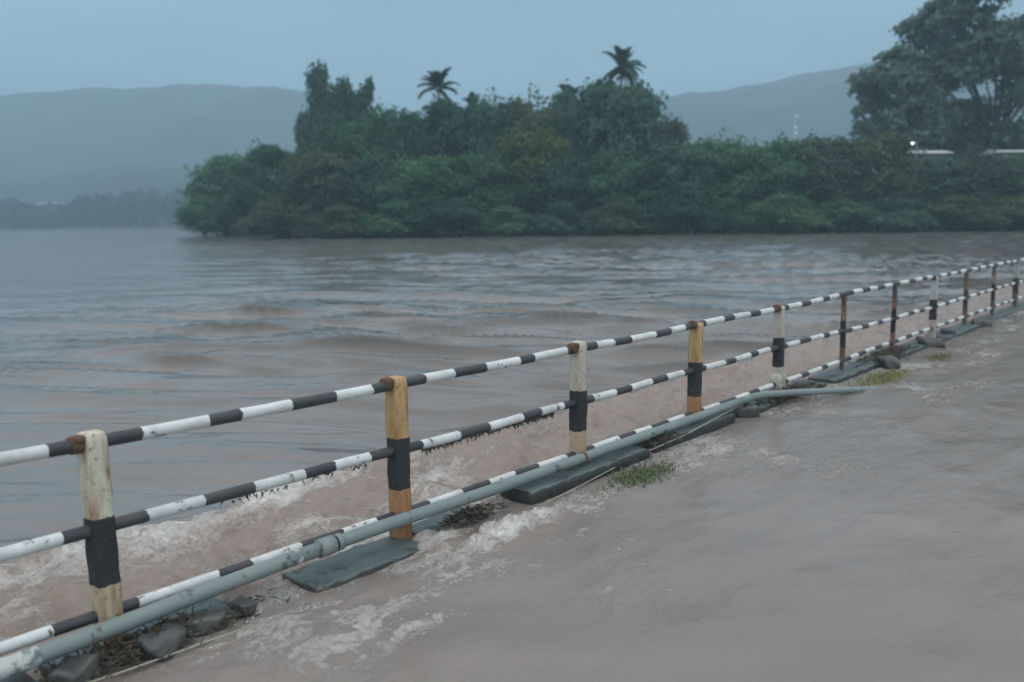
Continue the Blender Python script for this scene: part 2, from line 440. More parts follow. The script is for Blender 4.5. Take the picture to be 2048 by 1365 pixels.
# ------------------------------------------------------------------ banks and hills
def terrain(name, xs, ys, hf, mat, kind='structure'):
    Xg, Yg = np.meshgrid(xs, ys, indexing='ij'); Z = hf(Xg, Yg)
    nx, ny = Xg.shape
    V = np.stack([Xg, Yg, Z], -1).reshape(-1, 3)
    i = np.arange(nx - 1)[:, None] * ny + np.arange(ny - 1)[None, :]
    Q = np.stack([i, i + ny, i + ny + 1, i + 1], -1).reshape(-1, 4)
    return tag(link(name, mesh_np(name, V, Q, [mat], smooth=True)), kind=kind)

def bank_y(X):                                   # the waterline of the wooded bank
    return 116 + 32 * (1 - sst(-52, -22, X)) + 1.6 * pn(X * .08, X * 0, 3) + .9 * pn(X * .3, X * 0, 4)
def bank_h(X, Y):
    d = Y - bank_y(X)
    left = sst(-60, -47, X)
    return -1.6 + left * (1.75 * sst(-2.5, 1.8, d) + 2.2 * sst(2, 60, d)) - 1.2 * sst(260, 330, Y)
terrain('bank', np.arange(-70, 220, 1.5), np.arange(108, 340, 2.0), bank_h, M_BANK)
def shore_h(X, Y):
    d = Y - (560 + 12 * pn(X * .01, X * 0, 9)); return -1.6 + 1.9 * sst(-4, 4, d) + 6 * sst(10, 400, d)
terrain('far_shore', np.arange(-700, 900, 12.0), np.arange(548, 1000, 6.0), shore_h, M_BANK)

def hill_from_profile(name, Yc, prof, wid, seed, rough=6, lo=None, hi=None):
    """a ridge at distance Yc whose crest passes the given picture points"""
    P = [at_depth(px, py, Yc) for px, py in prof]
    xs_ = np.array([p.x for p in P]); zs_ = np.array([p.z for p in P])
    xs = np.arange(xs_[0], xs_[-1], 14.0); ys = np.arange(Yc - wid, Yc + wid * 1.2, 16.0)
    def hf(X, Y):
        base = np.interp(X, xs_, zs_)
        q = (Y - Yc) / wid; q = np.where(q > 0, q / 1.2, q)
        bell = np.cos(np.clip(np.abs(q), 0, 1) * np.pi / 2) ** 1.1
        spur = 1 - .22 * np.abs(pn(X / 150, Y / 260, seed)) * np.clip(np.abs(q) * 3, 0, 1)
        return -3 + (base + 3) * bell * spur + rough * fbm(X / 38, Y / 38, seed + 5, 4) * np.clip(bell * 2, 0, 1) * .5
    return terrain(name, xs, ys, hf, M_HILL)
hill_from_profile('hill_ridge', 1350, [(-900, 235), (-500, 215), (0, 200), (150, 186), (300, 176), (450, 172), (560, 176), (640, 192), (760, 232), (900, 270), (1000, 300)], 430, 11)
hill_from_profile('hill_ridge', 1250, [(1000, 300), (1150, 240), (1290, 198), (1400, 190), (1500, 172), (1600, 150), (1750, 128), (1950, 112), (2200, 105), (2700, 130)], 430, 12)
hill_from_profile('hill_ridge', 850, [(-500, 372), (-100, 368), (100, 352), (260, 326), (360, 330), (520, 372), (640, 400)], 150, 13, 4)

# ------------------------------------------------------------------ vegetation
def leaf_cloud(lobes, n, size, seed, flat=.35, holes=.0, shell=.55, droop=0.0):
    """leaf sprays spread through a crown built of lobes: (centre, (rx, ry, rz)) list"""
    g = np.random.default_rng(seed)
    C_ = np.array([l[0] for l in lobes], float); R_ = np.array([l[1] for l in lobes], float)
    wgt = (R_[:, 0] * R_[:, 2] + R_[:, 0] * R_[:, 1]); wgt = wgt / wgt.sum()
    k = g.choice(len(lobes), n, p=wgt)
    d = g.normal(size=(n, 3)); d /= np.linalg.norm(d, axis=1)[:, None]
    flip = (d[:, 2] < -.25) & (g.random(n) < .7); d[flip, 2] *= -1
    rad = shell + (1 - shell) * g.random(n) ** .5
    wob = 1 + .28 * np.sin(d[:, 0] * 5.1 + k * 1.7) * np.cos(d[:, 2] * 6.3 + k) + .15 * np.sin(d[:, 1] * 13 + k * 2.3 + d[:, 2] * 9)
    p = C_[k] + d * R_[k] * (rad * wob)[:, None]
    nrm = d / R_[k]; nrm /= np.linalg.norm(nrm, axis=1)[:, None]
    nrm = nrm + g.normal(size=(n, 3)) * .55 + np.array([0, 0, flat]); nrm /= np.linalg.norm(nrm, axis=1)[:, None]
    t = np.cross(nrm, g.normal(size=(n, 3))); t /= np.linalg.norm(t, axis=1)[:, None]; b = np.cross(nrm, t)
    s = size * (.6 + .8 * g.random(n)); a = s[:, None] * t; c = (s * .62)[:, None] * b
    bend = nrm * (s * .22)[:, None]
    V = np.stack([p - a, p - c * .9 + bend, p + a, p + c + bend], 1).reshape(-1, 3)
    V[:, 2] -= droop * np.abs(g.random(len(V)))
    Q = np.arange(4 * n).reshape(n, 4)
    return V, Q

def make_lobes(kind, seed):
    g = random.Random(seed); L = []
    def add_(x, y, z, r, rz=None): L.append(((x, y, z), (r, r, rz or r * .8)))
    if kind == 'round':          # broad domed crown, unit height 1, half width .5
        add_(0, 0, .58, .36, .36); add_(0, 0, .30, .36, .26)
        for i in range(24):
            a = g.random() * 6.28; e_ = g.uniform(-.9, 1.25); rr = g.uniform(.28, .36)
            add_(math.cos(a) * math.cos(e_) * rr, math.sin(a) * math.cos(e_) * rr, .54 + math.sin(e_) * .33, g.uniform(.09, .17))
    elif kind == 'egg':          # narrow top knob over a wider body
        add_(0, 0, .86, .15, .12); add_(.02, 0, .80, .15, .12); add_(0, .02, .70, .13, .12); add_(.1, 0, .62, .2, .12); add_(-.1, 0, .55, .22, .14); add_(.05, 0, .38, .36, .2)
        for i in range(9):
            a = g.random() * 6.28; add_(math.cos(a) * .25, math.sin(a) * .25, g.uniform(.2, .62), .14, .11)
    elif kind == 'tall':
        for i in range(16):
            t = i / 15; a = g.random() * 6.28; w = .26 * (1 - t) ** .7 + .05
            add_(math.cos(a) * w, math.sin(a) * w, .22 + t * .68, .08 + .14 * (1 - t) ** .6, .10)
    elif kind == 'spread':       # low layered shrub, foliage to the water
        for i in range(22):
            a = g.random() * 6.28; r = g.random() ** .6 * .40; h = (1 - (r / .48) ** 2)
            add_(math.cos(a) * r, math.sin(a) * r, .10 + .66 * h * g.uniform(.4, 1), g.uniform(.13, .21), g.uniform(.12, .19))
    elif kind == 'airy':
        for i in range(20):
            a = g.random() * 6.28; z = g.uniform(.30, .93); w = .42 * math.sin(math.pi * min(.98, (z - .12) * 1.05)) ** .7
            r = w * g.uniform(.45, 1)
            add_(math.cos(a) * r, math.sin(a) * r, z, g.uniform(.07, .14), g.uniform(.05, .09))
    return L

def trunk_mesh(lobes, h_scale, w_scale, seed, r):
    g = random.Random(seed); mb = MB()
    top = max(l[0][2] for l in lobes) * .86
    pts = [Vector((0, 0, -.05))]
    for i in range(1, 7): pts.append(Vector((g.uniform(-.012, .012) * i, g.uniform(-.012, .012) * i, top * i / 6)))
    mb.tube(pts, [r * (1.15 - .8 * i / 6) for i in range(7)], 8)
    for c, rr in lobes[:16]:
        c = Vector(c); t = max(.15, min(.8, (c.z - .16) / top)); k = t * 6; i0 = int(k)
        s0 = pts[i0].lerp(pts[min(i0 + 1, 6)], k - i0)
        m = s0.lerp(c, .5) + Vector((0, 0, -.03))
        mb.tube([s0, m, c], [r * .45, r * .28, r * .10], 5)
    return mb

PROTO = {}
def proto(kind, seed, n, leaf):
    key = (kind, seed)
    if key not in PROTO:
        L = make_lobes(kind, seed)
        V, Q = leaf_cloud(L, n, leaf, seed * 13 + 5, shell=.5 if kind != 'airy' else .3)
        cm = mesh_np('crown', V, Q, [L_MID]); cm.name = 'crown'
        mb = trunk_mesh(L, 1, 1, seed, .018)
        tm = bpy.data.meshes.new('trunk'); tm.from_pydata([tuple(v) for v in mb.v], [], mb.f)
        tm.polygons.foreach_set('use_smooth', [True] * len(mb.f)); tm.materials.append(M_BARK)
        PROTO[key] = (cm, tm)
    return PROTO[key]

def plant_tree(name, kind, seed, loc, height, width, mat, label, cat='tree', rz=0, group=None, n=5200, leaf=.020):
    cm, tm = proto(kind, seed, n, leaf)
    r = empty(name, loc, rz); tag(r, label, cat, group)
    c = link('crown', cm, r); t = link('trunk', tm, r)
    for o in (c, t): o.scale = (width, width, height)
    c.material_slots[0].link = 'OBJECT'; c.material_slots[0].material = mat
    return r

def place(name, kind, seed, px, top, halfw, back, mat, label, cat='tree', base_extra=0, leaf=.02, n=5200, sink=0):
    """px: column in the photograph of the crown's middle, top: its top row, back: metres behind the waterline"""
    X = 0.0; Y = 125.0
    for _ in range(6):
        Y = float(bank_y(np.array([X]))[0]) + back; X = at_depth(px, 450, Y).x
    z0 = float(bank_h(np.array([X]), np.array([Y]))[0]) - sink
    zt = at_depth(px, top, Y).z
    w = 2 * halfw / F * Y * 1.12
    grp = 'shrubs along the flooded bank' if cat == 'shrub' else 'trees on the wooded bank'
    return plant_tree(name, kind, seed, Vector((X, Y, z0)), (zt - z0) / .96, w / .96, mat, label, cat, rz=random.random() * 6.28, group=grp, n=n, leaf=leaf)

SH = 'spread'; RD = 'round'; TL = 'tall'; EG = 'egg'
TREES = [
 # name, kind, seed, px, top, halfw, back, mat, label, cat
 # shrubs whose leaves touch the flood, from the tip of the bank on
 ('waterside_shrub', SH, 1, 408, 376, 50, 1.8, L_MID, 'green shrub at the very tip of the wooded bank, touching the water', 'shrub'),
 ('waterside_shrub', SH, 2, 470, 382, 62, 2.5, L_DARK, 'dark blue-green shrub just behind the tip of the wooded bank', 'shrub'),
 ('waterside_shrub', SH, 3, 575, 372, 74, 2.5, L_OLIVE, 'olive brown rounded shrub at the waterline, below the sloping shoulder of the bank', 'shrub'),
 ('waterside_shrub', SH, 1, 680, 398, 66, 2.0, L_OLIVE, 'low olive shrub at the water below the tall narrow tree', 'shrub'),
 ('waterside_shrub', SH, 2, 790, 392, 80, 2.5, L_MID, 'mid green shrub at the water, left of the low dark hanging shrub', 'shrub'),
 ('waterside_shrub', SH, 3, 890, 384, 90, 2.5, L_DARK, 'low dark shrub hanging over the water below the shorter palm', 'shrub'),
 ('waterside_shrub', SH, 1, 1010, 402, 62, 2.0, L_FRESH, 'small fresh green shrub at the water in the middle of the bank', 'shrub'),
 ('waterside_shrub', SH, 2, 1120, 392, 66, 2.5, L_DARK, 'dark shrub in a shaded hollow of the bank, below the tallest palm', 'shrub'),
 ('waterside_shrub', SH, 3, 1235, 392, 74, 2.5, L_OLIVE, 'dull olive shrub at the water below the big dark domed tree', 'shrub'),
 ('waterside_shrub', SH, 1, 1345, 380, 72, 2.5, L_DARK, 'dark green shrub at the water right of the big domed tree', 'shrub'),
 ('waterside_shrub', SH, 2, 1450, 384, 66, 2.5, L_FRESH, 'light green leafy shrub with drooping sprays at the water', 'shrub'),
 ('waterside_shrub', SH, 3, 1560, 372, 84, 2.5, L_MID, 'wide green shrub at the water below the slim white mast', 'shrub'),
 ('waterside_shrub', SH, 1, 1680, 388, 72, 2.5, L_FRESH, 'fresh green bush at the water between the mast and the white roofs', 'shrub'),
 ('waterside_shrub', SH, 2, 1790, 384, 72, 2.5, L_DARK, 'dark bush at the water below the small white roof', 'shrub'),
 ('waterside_shrub', SH, 3, 1900, 378, 84, 2.5, L_OLIVE, 'brownish olive bush at the water below the giant tree', 'shrub'),
 ('waterside_shrub', SH, 1, 2010, 384, 78, 2.5, L_OLIVE, 'olive bush at the water where the far end of the railing points', 'shrub'),
 ('waterside_shrub', SH, 2, 2130, 372, 84, 2.5, L_MID, 'green bush on the bank beyond the last railing posts', 'shrub'),
 # middle storey
 ('bank_tree', RD, 4, 455, 316, 84, 8, L_MID, 'low spreading green tree on the sloping shoulder at the bank tip'),
 ('bank_tree', RD, 5, 545, 296, 84, 10, L_FRESH, 'green domed tree forming the shoulder of the wooded bank'),
 ('bank_tree', RD, 6, 655, 300, 90, 8, L_OLIVE, 'greyish olive tree below the tall narrow tree'),
 ('bank_tree', RD, 7, 735, 318, 76, 8, L_DARK, 'dark rounded tree in the lower middle of the wood, left of the shorter palm'),
 ('bank_tree', RD, 4, 850, 318, 92, 8, L_FRESH, 'bright green rounded tree below the shorter palm'),
 ('bank_tree', RD, 5, 965, 308, 84, 8, L_MID, 'mid green tree in the middle of the wood right of the shorter palm'),
 ('bank_tree', RD, 6, 1060, 258, 80, 11, L_YEL, 'yellow-green tree in the middle of the wood'),
 ('bank_tree', RD, 7, 1135, 312, 74, 8, L_DARK, 'very dark tree just right of the yellow-green tree'),
 ('bank_tree', RD, 4, 1240, 308, 90, 8, L_MID, 'mid green tree in front of the big domed tree'),
 ('bank_tree', RD, 5, 1345, 288, 84, 8, L_DARK, 'dark green tree at the right foot of the big domed tree'),
 ('bank_tree', RD, 6, 1440, 276, 84, 9, L_FRESH, 'light green tree with layered sprays left of the slim mast'),
 ('bank_tree', RD, 7, 1545, 280, 90, 9, L_MID, 'green rounded tree right below the slim white mast'),
 ('bank_tree', RD, 4, 1650, 278, 90, 9, L_OLIVE, 'olive-topped rounded tree right of the slim white mast'),
 ('bank_tree', RD, 5, 1755, 272, 86, 9, L_OLIVE, 'brownish olive tree left of the small white roof'),
 ('bank_tree', RD, 6, 1860, 314, 84, 9, L_DARK, 'dark low tree in front of the small white roof'),
 ('bank_tree', RD, 7, 1955, 307, 88, 9, L_OLIVE, 'dull olive tree below the giant tree, in front of the pale shed'),
 ('bank_tree', RD, 4, 2070, 307, 90, 9, L_MID, 'green tree at the bank below the pale long roof'),
 # upper storey
 ('bank_tree', RD, 5, 640, 232, 50, 15, L_DARK, 'purplish dark tree on the left flank of the tallest cluster'),
 ('narrow_tree', EG, 8, 648, 132, 62, 20, L_DARK, 'tall narrow tree with an egg-shaped top above the left of the wood'),
 ('bank_tree', TL, 9, 695, 166, 84, 18, L_DARK, 'dark pointed tree right beside the tall narrow tree'),
 ('bank_tree', TL, 10, 741, 166, 56, 18, L_DARK, 'spiky topped tree on the right of the tallest left cluster'),
 ('bank_tree', RD, 7, 705, 236, 88, 14, L_MID, 'broad green tree under the tall narrow tree'),
 ('bank_tree', RD, 4, 800, 222, 84, 18, L_MID, 'green domed tree between the tall narrow tree and the shorter palm'),
 ('bank_tree', RD, 5, 905, 208, 88, 17, L_DARK, 'dark domed tree under the shorter palm'),
 ('bank_tree', RD, 6, 985, 198, 84, 20, L_DARK, 'dark flat-topped tree between the two tall palms'),
 ('bank_tree', RD, 7, 1070, 196, 88, 20, L_OLIVE, 'brownish green tree on the skyline left of the big domed tree'),
 ('bank_tree', RD, 4, 1150, 190, 76, 18, L_DARK, 'dark tree at the left flank of the big domed tree'),
 ('domed_tree', RD, 5, 1232, 166, 104, 14, L_DARK, 'big dark blue-green domed tree below the tallest palm'),
 ('bank_tree', RD, 6, 1330, 234, 52, 18, L_OLIVE, 'thin greyish tree on the right slope below the tallest palm'),
]
for i, t in enumerate(TREES):
    name, kind, seed, px, top, hw, back, mat, label = t[:9]
    cat = t[9] if len(t) > 9 else 'tree'
    place(name, kind, seed, px, top, hw, back, mat, label, cat, n=11000 if kind not in (TL, EG) else 10000, leaf=.021 if kind not in (TL, EG) else .019, sink=.7 if cat == 'shrub' else 0)

# the giant tree at the right edge
def giant():
    L = []; g = random.Random(5)
    spots = [(1860, 60, 70, 50), (1925, 25, 75, 50), (2020, -25, 80, 50), (2100, 30, 80, 60), (1800, 165, 60, 45), (1850, 150, 90, 60), (1960, 130, 95, 60),
             (2050, 175, 100, 60), (1790, 235, 62, 50), (1765, 205, 40, 38), (1870, 235, 90, 60), (1970, 240, 100, 62), (2080, 260, 100, 60), (2160, 120, 90, 80),
             (2230, 200, 90, 90), (1935, 90, 60, 38), (2130, -30, 80, 50), (1830, 285, 80, 40), (1930, 290, 90, 40), (2040, 300, 90, 40), (1760, 160, 40, 30), (1755, 250, 34, 26), (1888, 8, 34, 24), (2200, 20, 70, 50), (1812, 112, 34, 24), (2000, 70, 46, 30)]
    Y = 138.0; X0 = at_depth(1985, 400, Y).x; z0 = .6
    for px, py, a, b in spots:
        p = at_depth(px, py, Y); k = Y / F
        dy = g.uniform(-7, 7)
        for j in range(4):
            L.append(((p.x - X0 + g.uniform(-.55, .55) * a * k, dy + g.uniform(-3, 3), p.z - z0 + g.uniform(-.5, .5) * b * k), (a * k * .58, a * k * .6, b * k * .52)))
    r = empty('giant_tree', (X0, Y, z0))
    tag(r, 'giant spreading tree with open billowing crown towering at the right edge', 'tree', 'trees on the wooded bank')
    V, Q = leaf_cloud(L, 46000, .50, 77, shell=.35)
    link('crown', mesh_np('crown', V, Q, [L_MIST]), r)
    mb = MB(); fork = Vector((0, 0, 12))
    mb.tube([Vector((0, 0, -1)), Vector((.3, 0, 5)), fork], [1.0, .75, .65], 10)
    for i in range(0, len(L), 3):
        c = Vector(L[i][0]); m = fork.lerp(c, .45) + Vector((0, 0, 1.2 if c.z > 16 else -.6))
        mb.tube([fork, m, c], [.26, .13, .05], 6)
    mb.build('trunk', M_BARK, r)
giant()

# coconut palms
def frond_mesh(seed, length):
    g = random.Random(seed); mb = MB(); pts = []
    for i in range(9):
        t = i / 8; pts.append(Vector((length * t * (1 - .12 * t * t), 0, length * (.32 * t - .62 * t ** 2.3))))
    mb.tube(pts, [.05 * (1 - .85 * i / 8) for i in range(9)], 5)
    for i in range(34):
        t = .10 + .89 * i / 33; k = t * 8; i0 = min(7, int(k)); p = pts[i0].lerp(pts[i0 + 1], k - i0)
        ll = length * .27 * math.sin(math.pi * (.12 + .80 * t)) ** .6 * g.uniform(.85, 1.1); w = .055
        for s in (-1, 1):
            d = Vector((.50, s * .80, -.32 + g.uniform(-.15, .1))).normalized()
            b = len(mb.v); tip = p + d * ll + Vector((0, 0, -ll * .25))
            mid = p + d * ll * .5
            mb.v += [p + Vector((-w, 0, 0)), p + Vector((w, 0, 0)), mid + Vector((w * 1.3, 0, -.02)), tip, mid + Vector((-w * 1.3, 0, -.02))]
            mb.f.append((b, b + 1, b + 2, b + 3, b + 4)); mb.m.append(0)
    me = bpy.data.meshes.new('frond'); me.from_pydata([tuple(v) for v in mb.v], [], mb.f); me.materials.append(L_PALM)
    return me
FRONDS = [frond_mesh(s, 3.6) for s in (1, 2, 3)]
def palm(px, top, back, label, lean=.5, n=20, sc=1.0):
    X = 0.0
    for _ in range(6):
        Y = float(bank_y(np.array([X]))[0]) + back; X = at_depth(px, 450, Y).x
    z0 = float(bank_h(np.array([X]), np.array([Y]))[0]); zt = at_depth(px, top, Y).z - 2.6 * sc
    r = tag(empty('coconut_palm', (X - lean, Y, z0)), label, 'palm tree', 'coconut palms above the wood')
    H = zt - z0; mb = MB(); pts = []
    for i in range(13): t = i / 12; pts.append(Vector((lean * t * t, .2 * t, H * t)))
    mb.tube(pts, [.24 - .10 * i / 12 + (.1 if i == 0 else 0) for i in range(13)], 8); mb.build('trunk', M_BARK, r)
    g = random.Random(int(px))
    for i in range(n):
        f = link('frond', FRONDS[i % 3], r, Vector((lean, .2, H - .1)))
        up = g.uniform(-.75, 1.05) if i > 7 else g.uniform(.95, 1.45)
        f.rotation_euler = (g.uniform(-.25, .25), -up * .9 - .1, i * 2.399 + g.uniform(-.2, .2))
        f.scale = [sc * g.uniform(.8, 1.1)] * 3
    nut = MB()
    for i in range(7):
        a = i * .9; c = Vector((lean + math.cos(a) * .28, .2 + math.sin(a) * .28, H - .45 - (i % 2) * .2))
        nut.tube([c + Vector((0, 0, k)) for k in (-.15, -.08, 0, .08, .15)], [.03, .10, .13, .10, .03], 7)
    nut.build('coconut_bunch', L_YEL, r)
palm(1243, 98, 16, 'tallest coconut palm, rising over the big dark domed tree', .7, 22)
palm(882, 140, 20, 'shorter coconut palm with a tight upright head over the left half of the wood', -.5, 18, .95)
palm(1138, 172, 22, 'low palm head just showing at the left shoulder of the big domed tree', .4, 14, .85)
palm(948, 190, 24, 'small palm top barely above the skyline right of the shorter palm', .3, 12, .7)

# undergrowth that fills the foot of the wood, and the woods too far away to tell trees apart
def mass(name, boxes, n, size, seed, mats, label, cat):
    L = []; g = random.Random(seed)
    for (x, y, z, rx, rz) in boxes: L.append(((x, y, z), (rx, rx, rz)))
    V, Q = leaf_cloud(L, n, size, seed, shell=.3)
    o = link(name, mesh_np(name, V, Q, mats)); tag(o, label, cat, kind='stuff'); return o
bx_ = []
for i in range(150):
    X = -50 + i * 1.02; yb = float(bank_y(np.array([X]))[0])
    bx_.append((X, yb + random.uniform(.6, 2.5), random.uniform(.2, 1.1), random.uniform(1.3, 2.3), random.uniform(.9, 1.7)))
    bx_.append((X, yb + random.uniform(9, 16), random.uniform(2.5, 4.5), random.uniform(2, 3), random.uniform(2, 3.4)))
mass('undergrowth', bx_, 26000, .26, 3, [L_DARK], 'tangled dark undergrowth filling the foot of the wooded bank', 'undergrowth')
far_ = []
for i in range(240):
    X = -420 + i * 3.6 + random.uniform(-2, 2)
    env = 19 + 9 * mnoise.noise(Vector((X * .018, 2.2, 0)))
    Y = 566 + random.uniform(0, 26); h = max(6, env + random.uniform(-3, 3))
    far_.append((X, Y, h * .45, random.uniform(4, 8), h * .55))
mass('far_treeline', far_, 60000, 2.2, 4, [L_PALM], 'hazy line of trees on the distant far shore', 'woods')

# ------------------------------------------------------------------ buildings and masts in the wood
def box_verts(mb, c, s, midx=0):
    x, y, z = c; a, b_, h = s[0] / 2, s[1] / 2, s[2] / 2; k = len(mb.v)
    mb.v += [Vector((x + i * a, y + j * b_, z + l * h)) for l in (-1, 1) for i, j in ((-1, -1), (1, -1), (1, 1), (-1, 1))]
    for f in ((3, 2, 1, 0), (4, 5, 6, 7), (0, 1, 5, 4), (1, 2, 6, 5), (2, 3, 7, 6), (3, 0, 4, 7)):
        mb.f.append(tuple(k + q for q in f)); mb.m.append(midx)
def house(px, py_roof, Y, w, d, label, zb, roof_h=.5, nm='low_house'):
    p = at_depth(px, py_roof, Y); H = p.z - zb
    r = tag(empty(nm, (p.x, Y, zb)), label, 'house')
    mb = MB(); box_verts(mb, (0, 0, (H - roof_h) / 2), (w, d, H - roof_h)); mb.build('wall', M_WALL, r, smooth=False)
    mb = MB(); k = 0; ov = .5; z = H - roof_h
    A = w / 2 + ov; B = d / 2 + ov
    mb.v += [Vector(q) for q in ((-A, -B, z), (A, -B, z), (A, 0, H), (-A, 0, H), (-A, B, z), (A, B, z), (-A, -B, z - .08), (A, -B, z - .08), (A, B, z - .08), (-A, B, z - .08))]
    for f in ((0, 1, 2, 3), (3, 2, 5, 4), (6, 9, 8, 7), (6, 7, 1, 0), (8, 9, 4, 5), (0, 3, 4, 9, 6), (1, 7, 8, 5, 2)): mb.f.append(f); mb.m.append(0)
    mb.build('roof', M_ROOF, r, smooth=False)
    nwin = max(2, int(w / 3))
    for i in range(nwin):
        mb = MB(); box_verts(mb, (-w / 2 + (i + .5) * w / nwin, -d / 2 - .02, (H - roof_h) * .55), (1.1, .06, 1.2)); wf = mb.build('window', M_METAL, r, smooth=False)
        mb = MB(); box_verts(mb, (-w / 2 + (i + .5) * w / nwin, -d / 2 - .06, (H - roof_h) * .55), (.9, .04, 1.0)); mb.build('pane', M_DARKWIN, wf, smooth=False)
house(1835, 302, 127, 6.5, 5, 'small pale house whose white roof shows among the trees under the street lamp', .9)
house(2045, 300, 130, 9, 6, 'long pale shed with a thin white roof at the right edge of the wood', .9)
house(86, 406, 590, 5, 6, 'left of two tiny white houses on the distant far shore', .3, .6)
house(118, 406, 590, 7, 6, 'right of two tiny white houses on the distant far shore', .3, .6)
def mast():
    Y = 190.0; p = at_depth(1590, 228, Y); zb = .4; H = p.z - zb
    r = tag(empty('antenna_mast', (p.x, Y, zb)), 'slim pale mast with white panels rising behind the trees', 'mast')
    mb = MB(); mb.tube([(0, 0, 0), (0, 0, H * .5), (0, 0, H)], [.22, .16, .10], 8); mb.build('pole', M_METAL, r)
    for dz, s in ((-.5, .9), (-2.8, .7), (-3.9, .7)):
        mb = MB(); box_verts(mb, (.25, -.2, H + dz), (s, .25, .6)); mb.build('antenna_panel', M_WPANEL, r, smooth=False)
mast()
def lamp():
    Y = 122.0; p = at_depth(1825, 286, Y); zb = .4; H = p.z - zb
    r = tag(empty('street_lamp', (p.x + .6, Y, zb)), 'lit street lamp shining white over the small white roof', 'street lamp')
    mb = MB(); mb.tube([(0, 0, 0), (0, 0, H - .4), (-.15, 0, H), (-.5, 0, H + .08)], [.09, .06, .045, .04], 8); mb.build('pole', M_METAL, r)
    mb = MB(); mb.rough_box((-.62, 0, H + .06), (.8, .34, .16), (3, 3, 2), .04, 0); hd = mb.build('lamp_head', M_METAL, r)
    m, n, b = new_mat('lit_lamp_lens'); b.inputs['Emission Color'].default_value = (.85, .97, 1, 1); b.inputs['Emission Strength'].default_value = 2
    mb = MB(); mb.tube([(-.62, 0, H + .0), (-.62, 0, H - .12), (-.62, 0, H - .22)], [.22, .19, .07], 10); mb.build('lens', m, hd)
lamp()

# ------------------------------------------------------------------ the railing
FEN = tag(empty('railing', fp(0, 0, 0), FROT), 'black and white striped pipe railing on painted posts along the flooded road edge', 'railing')
# local frame: x along the fence, -y towards the road
WH = (.60, .60, .54); CR = (.56, .47, .32); YO = (.55, .37, .17); OR = (.46, .24, .12); BK = (.032, .035, .040); BL = (.50, .57, .60)
DR = (.11, .06, .05)
POSTS = [ # u, height, top, mid, bottom, width, label
 (-1.85, 1.02, WH, BK, CR, .114, None),
 (0.035, 1.03, (.66, .62, .50), BK, CR, .114, 'post with cream top, black band and stained cream foot'),
 (1.865, 1.02, YO, BK, OR, .114, 'post with yellow top, black band and orange foot'),
 (3.727, 1.03, (.58, .53, .46), BK, (.56, .40, .26), .114, 'post with dirty white top, black band and tan foot'),
 (5.565, 1.00, (.56, .40, .20), BK, OR, .114, 'post with ochre top, black band and orange foot'),
 (7.444, 1.00, (.56, .53, .48), BK, (.54, .52, .46), .112, 'post with white top, black band and white flared foot'),
 (9.386, 1.01, DR, (.03, .032, .04), (.16, .085, .055), .078, 'slim dark rusty post'),
 (11.338, 1.01, (.10, .08, .08), (.02, .022, .03), (.22, .12, .08), .078, 'slim dark post with rust flecks on its foot'),
 (13.321, 1.01, BL, (.05, .04, .05), (.50, .42, .40), .114, 'post with pale blue-white top and dark band'),
 (15.32, 1.00, (.12, .11, .11), (.06, .05, .05), (.16, .10, .07), .09, 'dark grey slim post'),
 (17.377, 1.00, (.11, .10, .11), (.03, .03, .035), (.07, .07, .07), .09, None),
 (19.4, 1.00, (.40, .42, .42), (.05, .05, .055), (.12, .09, .08), .11, 'post with faded grey top'),
 (21.4, 1.00, WH, BK, CR, .12, None), (23.4, 1.00, YO, BK, OR, .12, None), (25.4, 1.0, WH, BK, WH, .12, None), (27.4, 1.0, CR, BK, OR, .12, None),
]
def loc(u, v, z): return Vector((u, -v, z))
for i, (u, h, a, b_, c, w, lab) in enumerate(POSTS):
    m = post_mat('post_paint', a, b_, c, .32 + random.uniform(-.02, .02), .645 + random.uniform(-.015, .02), rust=(.30, .13, .05) if i in (1, 2, 4, 9, 7) else (.40, .30, .20))
    mb = MB()
    slim = w < .095
    mb.rough_box((0, 0, (h - .35) / 2 + .0), (w, w * (.75 if slim else .95), h + .35), (5, 5, 34), .016, .006, seed=i, taper=.94)
    if i == 5:
        for s in (-1, 1): mb.rough_box((s * .06, 0, .09), (.09, .13, .34), (3, 3, 5), .03, .012, seed=40 + s)
    p = mb.build('post', m, FEN, loc(u, 0, 0))
    p.rotation_euler = (random.uniform(-.012, .012), random.uniform(-.015, .015), random.uniform(-.05, .05))
    if lab: p['label'] = lab
    if not slim:                                                     # rusty clamp that holds the top rail
        mb = MB(); mb.tube([(-w * .5 - .045, 0, .985), (-w * .5 - .02, 0, .985), (-w * .5 + .01, 0, .985)], [.040, .043, .041], 12)
        mb.rough_box((-w * .5 - .012, -.01, h - .02), (.05, .07, .035), (3, 3, 2), .01, .003, seed=i)
        mb.build('clamp', M_RUST, p)

